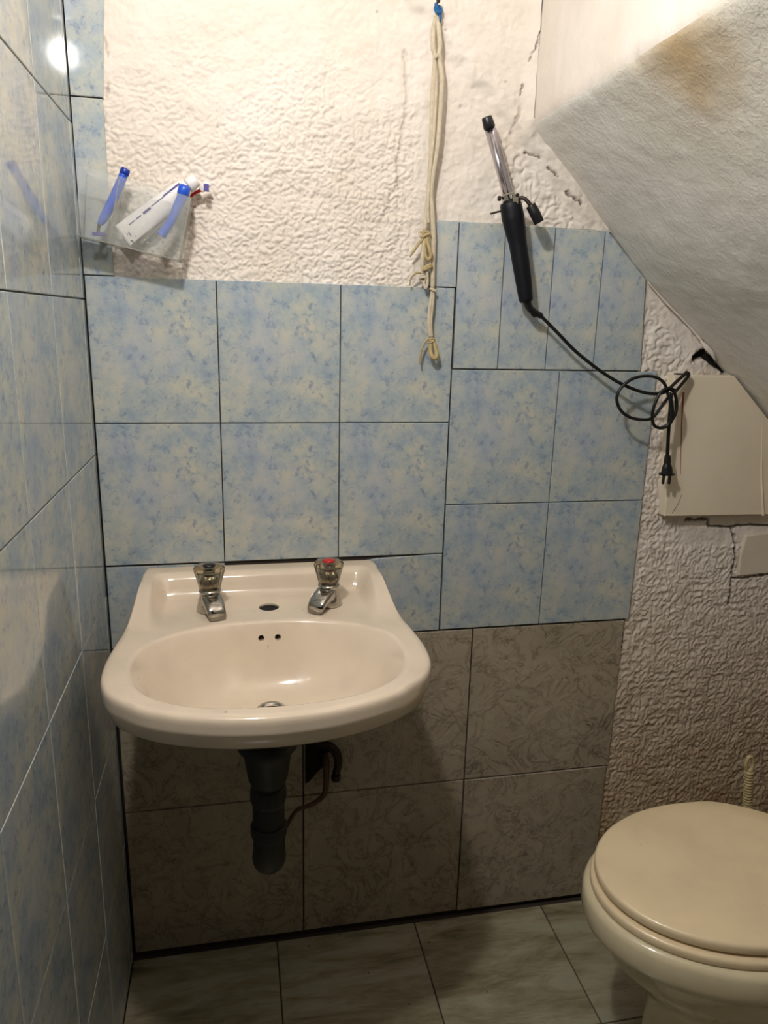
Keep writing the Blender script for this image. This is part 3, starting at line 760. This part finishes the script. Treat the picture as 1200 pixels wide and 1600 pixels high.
obj('cord', *tube([(.7500, IY, 1.2625), (.783, IY, 1.235), (.822, IY + .002, 1.203), (.868, IY, 1.172), (.905, IY - .006, 1.151), (.940, IY - .014, 1.137), (.968, IY - .020, 1.132), (.990, IY - .022, 1.136),
    (1.015, IY - .012, 1.152), (1.036, IY - .004, 1.166), (1.0425, IY, 1.1695), (1.0455, IY - .003, 1.1645), (1.030, IY - .010, 1.150), (1.010, IY - .020, 1.134)] , cr * 1.05, 10), M_CORD, ci, smooth=True)
obj('cord_loop', *tube([(.998, IY - .020, 1.130), (.985, IY - .024, 1.151), (.966, IY - .024, 1.162), (.940, IY - .022, 1.163), (.918, IY - .020, 1.155), (.902, IY - .018, 1.138), (.899, IY - .018, 1.120), (.908, IY - .020, 1.102), (.926, IY - .022, 1.090), (.950, IY - .026, 1.086), (.968, IY - .027, 1.090), (.985, IY - .024, 1.110), (1.000, IY - .020, 1.128)], cr, 10), M_CORD, ci, smooth=True)
obj('cord_loop', *tube([(1.004, IY - .028, 1.140), (.990, IY - .028, 1.143), (.976, IY - .028, 1.133), (.968, IY - .028, 1.112), (.967, IY - .027, 1.092), (.973, IY - .027, 1.076), (.988, IY - .028, 1.071), (1.002, IY - .029, 1.080), (1.011, IY - .030, 1.098), (1.011, IY - .029, 1.118), (1.004, IY - .028, 1.136), (.995, IY - .024, 1.142)], cr, 10), M_CORD, ci, smooth=True)
obj('cord_loop', *tube([(.993, IY - .030, 1.136), (.999, IY - .033, 1.112), (1.003, IY - .033, 1.092), (1.000, IY - .030, 1.078), (.990, IY - .026, 1.071)], cr * 1.3, 10), M_CORD, ci, smooth=True)
obj('cord_tail', *tube([(1.000, IY - .026, 1.134), (1.003, IY - .024, 1.105), (1.007, IY - .020, 1.075), (1.012, IY - .016, 1.040), (1.016, IY - .013, 1.013)], cr * 1.15, 10), M_CORD, ci, smooth=True)
py_ = IY - .013
plg = obj('plug', *loft([[(1.0185 + sx * wx_ + dx, py_ + sy * dy_, z) for sx, sy in ((-1, -.6), (-.6, -1), (.6, -1), (1, -.6), (1, .6), (.6, 1), (-.6, 1), (-1, .6))] for z, wx_, dy_, dx in
    ((1.018, .0045, .0045, -.002), (1.006, .0060, .0055, -.001), (1.003, .0054, .005, -.001), (.996, .0080, .0065, 0), (.984, .0100, .0075, .001), (.9835, .0140, .0085, .001), (.980, .0135, .008, .001))]), M_BLACK, ci)
for dx in (-.0060, .0065):
    obj('plug_blade', *box((1.0195 + dx - .0012, py_ - .003, .963), (1.0195 + dx + .0012, py_ + .003, .981)), M_NAIL, plg)
nl = obj('nail', *join(tube([(1.041, .004, 1.164), (1.041, -.038, 1.1665)], .0016, 8, 1), lathe([(.0035, 0), (.0035, .0015)], (1.041, -.038, 1.1665), (0, -1, 0), seg=12)), M_NAIL)
tag(nl, 'small nail holding the black cord above the cream board', 'nail', 'nails in the wall')

# ------------------------------------------------------------------ knotted cloth cord on the wall
rp = empty('hanging_cord', (.549, 0, 1.716)); tag(rp, 'knotted beige cloth cord hanging from a nail with a blue string knot', 'cord')
Y = -.008
def strand(p, r, m=M_ROPE, f=.7):
    r = [q * 1.03 for q in r] if isinstance(r, list) else r * 1.03
    return obj('strand', *tube(p, r, 9, 6, f), m, rp, smooth=True)
strand([(.549, Y, 1.708), (.5465, Y, 1.690), (.5465, Y - .001, 1.665), (.550, Y - .002, 1.650), (.5485, Y - .002, 1.60), (.5490, Y - .001, 1.55), (.5495, Y, 1.50), (.5475, Y, 1.455), (.5455, Y, 1.42), (.5430, Y - .002, 1.394)], [.003, .0042, .0042, .0036, .0042, .0040, .0038, .0036, .0036, .0034])
strand([(.551, Y - .003, 1.710), (.5535, Y - .004, 1.690), (.5565, Y - .005, 1.668), (.5555, Y - .006, 1.652), (.5615, Y - .006, 1.62), (.5610, Y - .006, 1.57), (.5585, Y - .006, 1.52), (.5520, Y - .003, 1.46), (.5555, Y - .002, 1.42), (.5590, Y - .002, 1.38), (.5595, Y - .002, 1.34), (.5605, Y - .003, 1.302)], [.003, .0040, .0040, .0034, .0040, .0040, .0038, .0036, .0042, .0044, .0040, .0038])
strand([(.5485, Y - .007, 1.648), (.5520, Y - .009, 1.652), (.5570, Y - .008, 1.649), (.5590, Y - .004, 1.640)], [.0024, .003, .003, .0024])
strand([(.5520, Y - .002, 1.648), (.5535, Y - .003, 1.60), (.5520, Y - .004, 1.54), (.5480, Y - .004, 1.48), (.5470, Y - .004, 1.43), (.5490, Y - .004, 1.405)], [.002, .0026, .0026, .0026, .0026, .0026])
# middle knots
def knot(c, r, m=M_ROPE, n=3, seed=1):
    rd = random.Random(seed); parts = []
    for k in range(n):
        a0 = rd.uniform(0, 3.1); tl = rd.uniform(-.7, .7)
        ring = [Vector(c) + Vector((math.cos(a) * r, math.sin(a) * r * .55 * math.cos(tl) - .001, math.sin(a) * r * math.sin(tl) + math.cos(a + a0) * r * .6)) for a in [2 * math.pi * q / 10 for q in range(11)]]
        parts.append(tube(ring, r * .42, 8, 3))
    return obj('knot', *join(*parts), m, rp, smooth=True)
knot((.5445, Y - .007, 1.385), .0060, M_ROPE2, 3, 3)
strand([(.545, Y - .006, 1.388), (.5475, Y - .011, 1.372), (.5525, Y - .012, 1.356), (.5500, Y - .010, 1.348), (.5440, Y - .010, 1.354), (.5420, Y - .008, 1.372), (.5440, Y - .006, 1.386)], .0030, M_ROPE2, 1)
strand([(.544, Y - .006, 1.384), (.534, Y - .008, 1.375), (.5260, Y - .006, 1.363), (.5190, Y - .004, 1.352)], [.0030, .0026, .0022, .0014], M_ROPE2, 1)
strand([(.543, Y - .006, 1.386), (.5345, Y - .010, 1.384), (.5325, Y - .008, 1.391), (.538, Y - .006, 1.392)], .0020, M_ROPE, 1)
strand([(.543, Y - .006, 1.386), (.540, Y - .008, 1.365), (.5395, Y - .008, 1.345), (.541, Y - .006, 1.325)], [.003, .003, .0034, .003], M_ROPE, 1)
knot((.5480, Y - .008, 1.335), .0065, M_ROPE2, 3, 8)
knot((.5410, Y - .008, 1.318), .0050, M_ROPE, 2, 12)
strand([(.548, Y - .008, 1.330), (.5495, Y - .009, 1.312), (.5470, Y - .009, 1.302), (.5430, Y - .007, 1.312)], .0024, M_ROPE, 1)
strand([(.538, Y - .006, 1.327), (.529, Y - .008, 1.326), (.5220, Y - .006, 1.318), (.5200, Y - .004, 1.306)], [.0018, .0018, .0018, .001], M_ROPE2, 1)
knot((.5605, Y - .005, 1.300), .0044, M_ROPE, 3, 5)
strand([(.560, Y - .004, 1.299), (.557, Y - .004, 1.272), (.5560, Y - .004, 1.245), (.5605, Y - .005, 1.222)], [.0030, .0030, .0034, .0034], M_ROPE, 1)
strand([(.562, Y - .004, 1.299), (.5610, Y - .005, 1.272), (.5595, Y - .005, 1.245), (.5620, Y - .005, 1.222)], [.0024, .0022, .0020, .0028], M_ROPE, 1)
knot((.5615, Y - .006, 1.216), .0046, M_ROPE2, 3, 6)
strand([(.561, Y - .006, 1.218), (.553, Y - .009, 1.219), (.5455, Y - .008, 1.207), (.5420, Y - .007, 1.190), (.5430, Y - .005, 1.176)], [.0020, .0018, .0018, .0020, .0018], M_ROPE2, 1)
strand([(.560, Y - .006, 1.215), (.5590, Y - .009, 1.200), (.5620, Y - .012, 1.190), (.5680, Y - .012, 1.188), (.5700, Y - .010, 1.196), (.5650, Y - .007, 1.214)], [.003, .0034, .0038, .0040, .0036, .003], M_ROPE2, 1)
obj('blue_knot', *join(*[tube([Vector((.5510, -.014, 1.716)) + Vector((math.cos(a * 1.0 + k) * .0052, math.sin(a + k * 2) * .004, math.sin(a * 1.0) * .0060)) for a in [2 * math.pi * q / 9 for q in range(10)]], .0021, 7, 3) for k in range(4)],
    tube([(.551, -.014, 1.712), (.5545, -.016, 1.705), (.5550, -.014, 1.699)], [.0020, .0022, .0014], 7)), M_KNOT, rp, smooth=True)
n2 = obj('nail', *join(tube([(.5495, .006, 1.722), (.5490, -.020, 1.725)], .0015, 8, 1), lathe([(.0032, 0), (.0032, .0014)], (.5490, -.020, 1.725), (0, -1, 0), seg=12)), M_NAIL)
tag(n2, 'dark nail at the top of the hanging beige cord', 'nail', 'nails in the wall')

# ------------------------------------------------------------------ tilted clear caddy with its things
yF, yB = -.062, -.004
TL, TR, BR_, BL = (.0165, 1.4540), (.1715, 1.4180), (.1500, 1.3280), (.0050, 1.3580)
def lerp2(a, b, t): return (a[0] + (b[0] - a[0]) * t, a[1] + (b[1] - a[1]) * t)
cd = empty('bathroom_caddy', (.086, -.033, 1.343)); tag(cd, 'tilted cloudy clear plastic caddy hung on the wall in the left corner', 'caddy')
def slabq(a, b, c, d, y0, y1):
    return loft([[(p[0], y0, p[1]) for p in (a, b, c, d)], [(p[0], y1, p[1]) for p in (a, b, c, d)]])
th_ = .0016
obj('front_panel', *slabq(TL, TR, BR_, BL, yF, yF + th_), M_CADDY, cd)
obj('back_panel', *slabq(TL, TR, BR_, BL, yB - th_, yB), M_CADDY, cd)
def side(a, b, off):
    return loft([[(a[0], yF + th_, a[1]), (b[0], yF + th_, b[1]), (b[0], yB - th_, b[1]), (a[0], yB - th_, a[1])], [(a[0] + off[0], yF + th_, a[1] + off[1]), (b[0] + off[0], yF + th_, b[1] + off[1]), (b[0] + off[0], yB - th_, b[1] + off[1]), (a[0] + off[0], yB - th_, a[1] + off[1])]])
obj('side_panel', *side(TL, BL, (th_, 0)), M_CADDY, cd)
obj('side_panel', *side(TR, BR_, (-th_, 0)), M_CADDY2, cd)
obj('bottom_panel', *side(BL, BR_, (0, th_)), M_CADDY2, cd)
obj('divider', *side(lerp2(TL, TR, .345), lerp2(BL, BR_, .30), (th_, 0)), M_CADDY2, cd)
obj('rim', *tube([(TL[0], yF, TL[1]), (TR[0], yF, TR[1])], .0011, 8, 1), M_CADDY, cd)
rd = random.Random(3); dr = []
for k in range(14):
    t_ = rd.uniform(.42, .95); q_ = lerp2(BL, BR_, t_); rr = rd.uniform(.0009, .0017)
    dr.append(lathe([(0, -rr * .5), (rr * .9, -rr * .3), (rr, 0), (rr * .6, rr * .6), (0, rr * .8)], (q_[0], yF - .0004, q_[1] + rd.uniform(.003, .022)), (0, -1, 0), seg=8))
tag(obj('water_droplets', *join(*dr), M_WATER, cd, smooth=True), kind='stuff')
rz = empty('razor', (.05, -.045, 1.40)); tag(rz, 'blue plastic razor standing in the left compartment of the clear caddy', 'razor', 'blue razors in the caddy')
obj('handle', *tube([(.0755, -.046, 1.4480), (.0690, -.046, 1.4340), (.0540, -.046, 1.4040), (.0420, -.046, 1.3840), (.0365, -.046, 1.3760)], [.0062, .0066, .0072, .0062, .0036], 12), M_BLUEP, rz, smooth=True)
obj('end_cap', *lathe([(.0064, 0), (.0070, .002), (.0070, .007), (.0058, .009)], (.0752, -.046, 1.4470), (.42, 0, .9)), plain('deep_blue_plastic', rgb(16, 48, 150), .3), rz, smooth=True)
obj('neck', *tube([(.0370, -.046, 1.3775), (.0345, -.046, 1.3700), (.0340, -.046, 1.3640)], [.0030, .0022, .0026], 8), M_NAIL, rz, smooth=True)
obj('head', *box((.026, -.050, 1.3600), (.044, -.042, 1.3650)), M_PURPLE, rz)
rz2 = empty('razor', (.14, -.052, 1.40)); tag(rz2, 'blue plastic razor leaning at the right end of the clear caddy', 'razor', 'blue razors in the caddy')
obj('handle', *tube([(.1590, -.0475, 1.4240), (.1500, -.0475, 1.4060), (.1400, -.0475, 1.3860), (.1300, -.0475, 1.3720), (.1240, -.0475, 1.3640)], [.0078, .0072, .0064, .0064, .0074], 12), M_BLUEP, rz2, smooth=True)
obj('end_cap', *lathe([(.0082, 0), (.0090, .003), (.0088, .012), (.0065, .016)], (.1580, -.0475, 1.4220), (.3, -.1, .95)), M_BLUEP, rz2, smooth=True)
# toothpaste tube
tp = empty('toothpaste_tube', (.13, -.03, 1.40)); tag(tp, 'white toothpaste tube with dark stripe lying diagonally in the caddy', 'toothpaste')
a0 = Vector((.0660, -.0300, 1.3630)); a1 = Vector((.1712, -.0270, 1.4440)); ta = (a1 - a0).normalized(); ts = Vector((ta.z, 0, -ta.x)); LL = (a1 - a0).length
rings = []
for d, wd, dp in ((0, .0172, .0008), (.004, .0172, .0009), (.006, .0168, .0012), (.04, .0168, .0060), (.08, .0160, .0090), (LL - .016, .0140, .0105), (LL - .010, .0110, .0095), (LL - .007, .0065, .0060), (LL, .0060, .0058)):
    c = a0 + ta * d; rings.append([tuple(c + ts * math.cos(q) * wd + Vector((0, math.sin(q) * dp, 0))) for q in [2 * math.pi * k / 24 for k in range(24)]])
obj('tube_body', *loft(rings), M_WHITEP, tp, smooth=True)
obj('cap', *lathe([(.0100, 0), (.0108, .001), (.0100, .014), (.0088, .016)], tuple(a0 + ta * (LL - .007)), tuple(ta), seg=32, flute=.02, fn=16), M_WHITEP, tp, smooth=True)
def stripe(d0, d1, off, wd, y0, y1):
    p0 = a0 + ta * d0 - ts * off; p1 = a0 + ta * d1 - ts * off
    c = [p0 - ts * wd, p1 - ts * wd, p1 + ts * wd, p0 + ts * wd]; ys = [y0, y1, y1, y0]
    return loft([[(p.x, y, p.z) for p, y in zip(c, ys)], [(p.x, y - .0006, p.z) for p, y in zip(c, ys)]])
def ysurf(d, off):
    wd = np.interp(d, (0, .04, .08, .12), (.0172, .0168, .016, .0145)); dp = np.interp(d, (0, .006, .04, .08, .12), (.0009, .0012, .006, .009, .0105))
    return np.interp(d, (0, LL), (a0.y, a1.y)) - dp * math.sqrt(max(0, 1 - (off / wd) ** 2)) - .0003
def st2(d0, d1, off, wd): return stripe(d0, d1, off, wd, ysurf(d0, off), ysurf(d1, off))
obj('printed_stripe', *join(st2(.018, .030, .006, .0007), st2(.032, .042, .006, .0008), st2(.046, .060, .006, .0016), st2(.062, .088, .007, .0006), st2(.086, .117, .008, .0013), st2(.010, .0115, -.004, .0030)), M_PURPLE, tp)
# toothbrush
tb = empty('toothbrush', (.17, -.02, 1.42)); tag(tb, 'toothbrush with red neck and purple bristles poking out of the caddy', 'toothbrush')
obj('handle', *tube([(.090, -.0115, 1.3560), (.120, -.0115, 1.385), (.150, -.0115, 1.412), (.168, -.0125, 1.4265)], [.0030, .0036, .0034, .0026], 10), M_WHITEP, tb, smooth=True)
obj('neck', *tube([(.167, -.0125, 1.4260), (.176, -.016, 1.4320), (.186, -.020, 1.4360)], [.0028, .0024, .0026], 10), M_RED, tb, smooth=True)
obj('head', *tube([(.184, -.020, 1.4350), (.190, -.021, 1.4400), (.198, -.022, 1.4465)], [.0040, .0056, .0040], 12, flat=.5), M_WHITEP, tb, smooth=True)
obj('bristles', *box((.1890, -.031, 1.4335), (.1965, -.022, 1.4435)), M_PURPLE, tb)
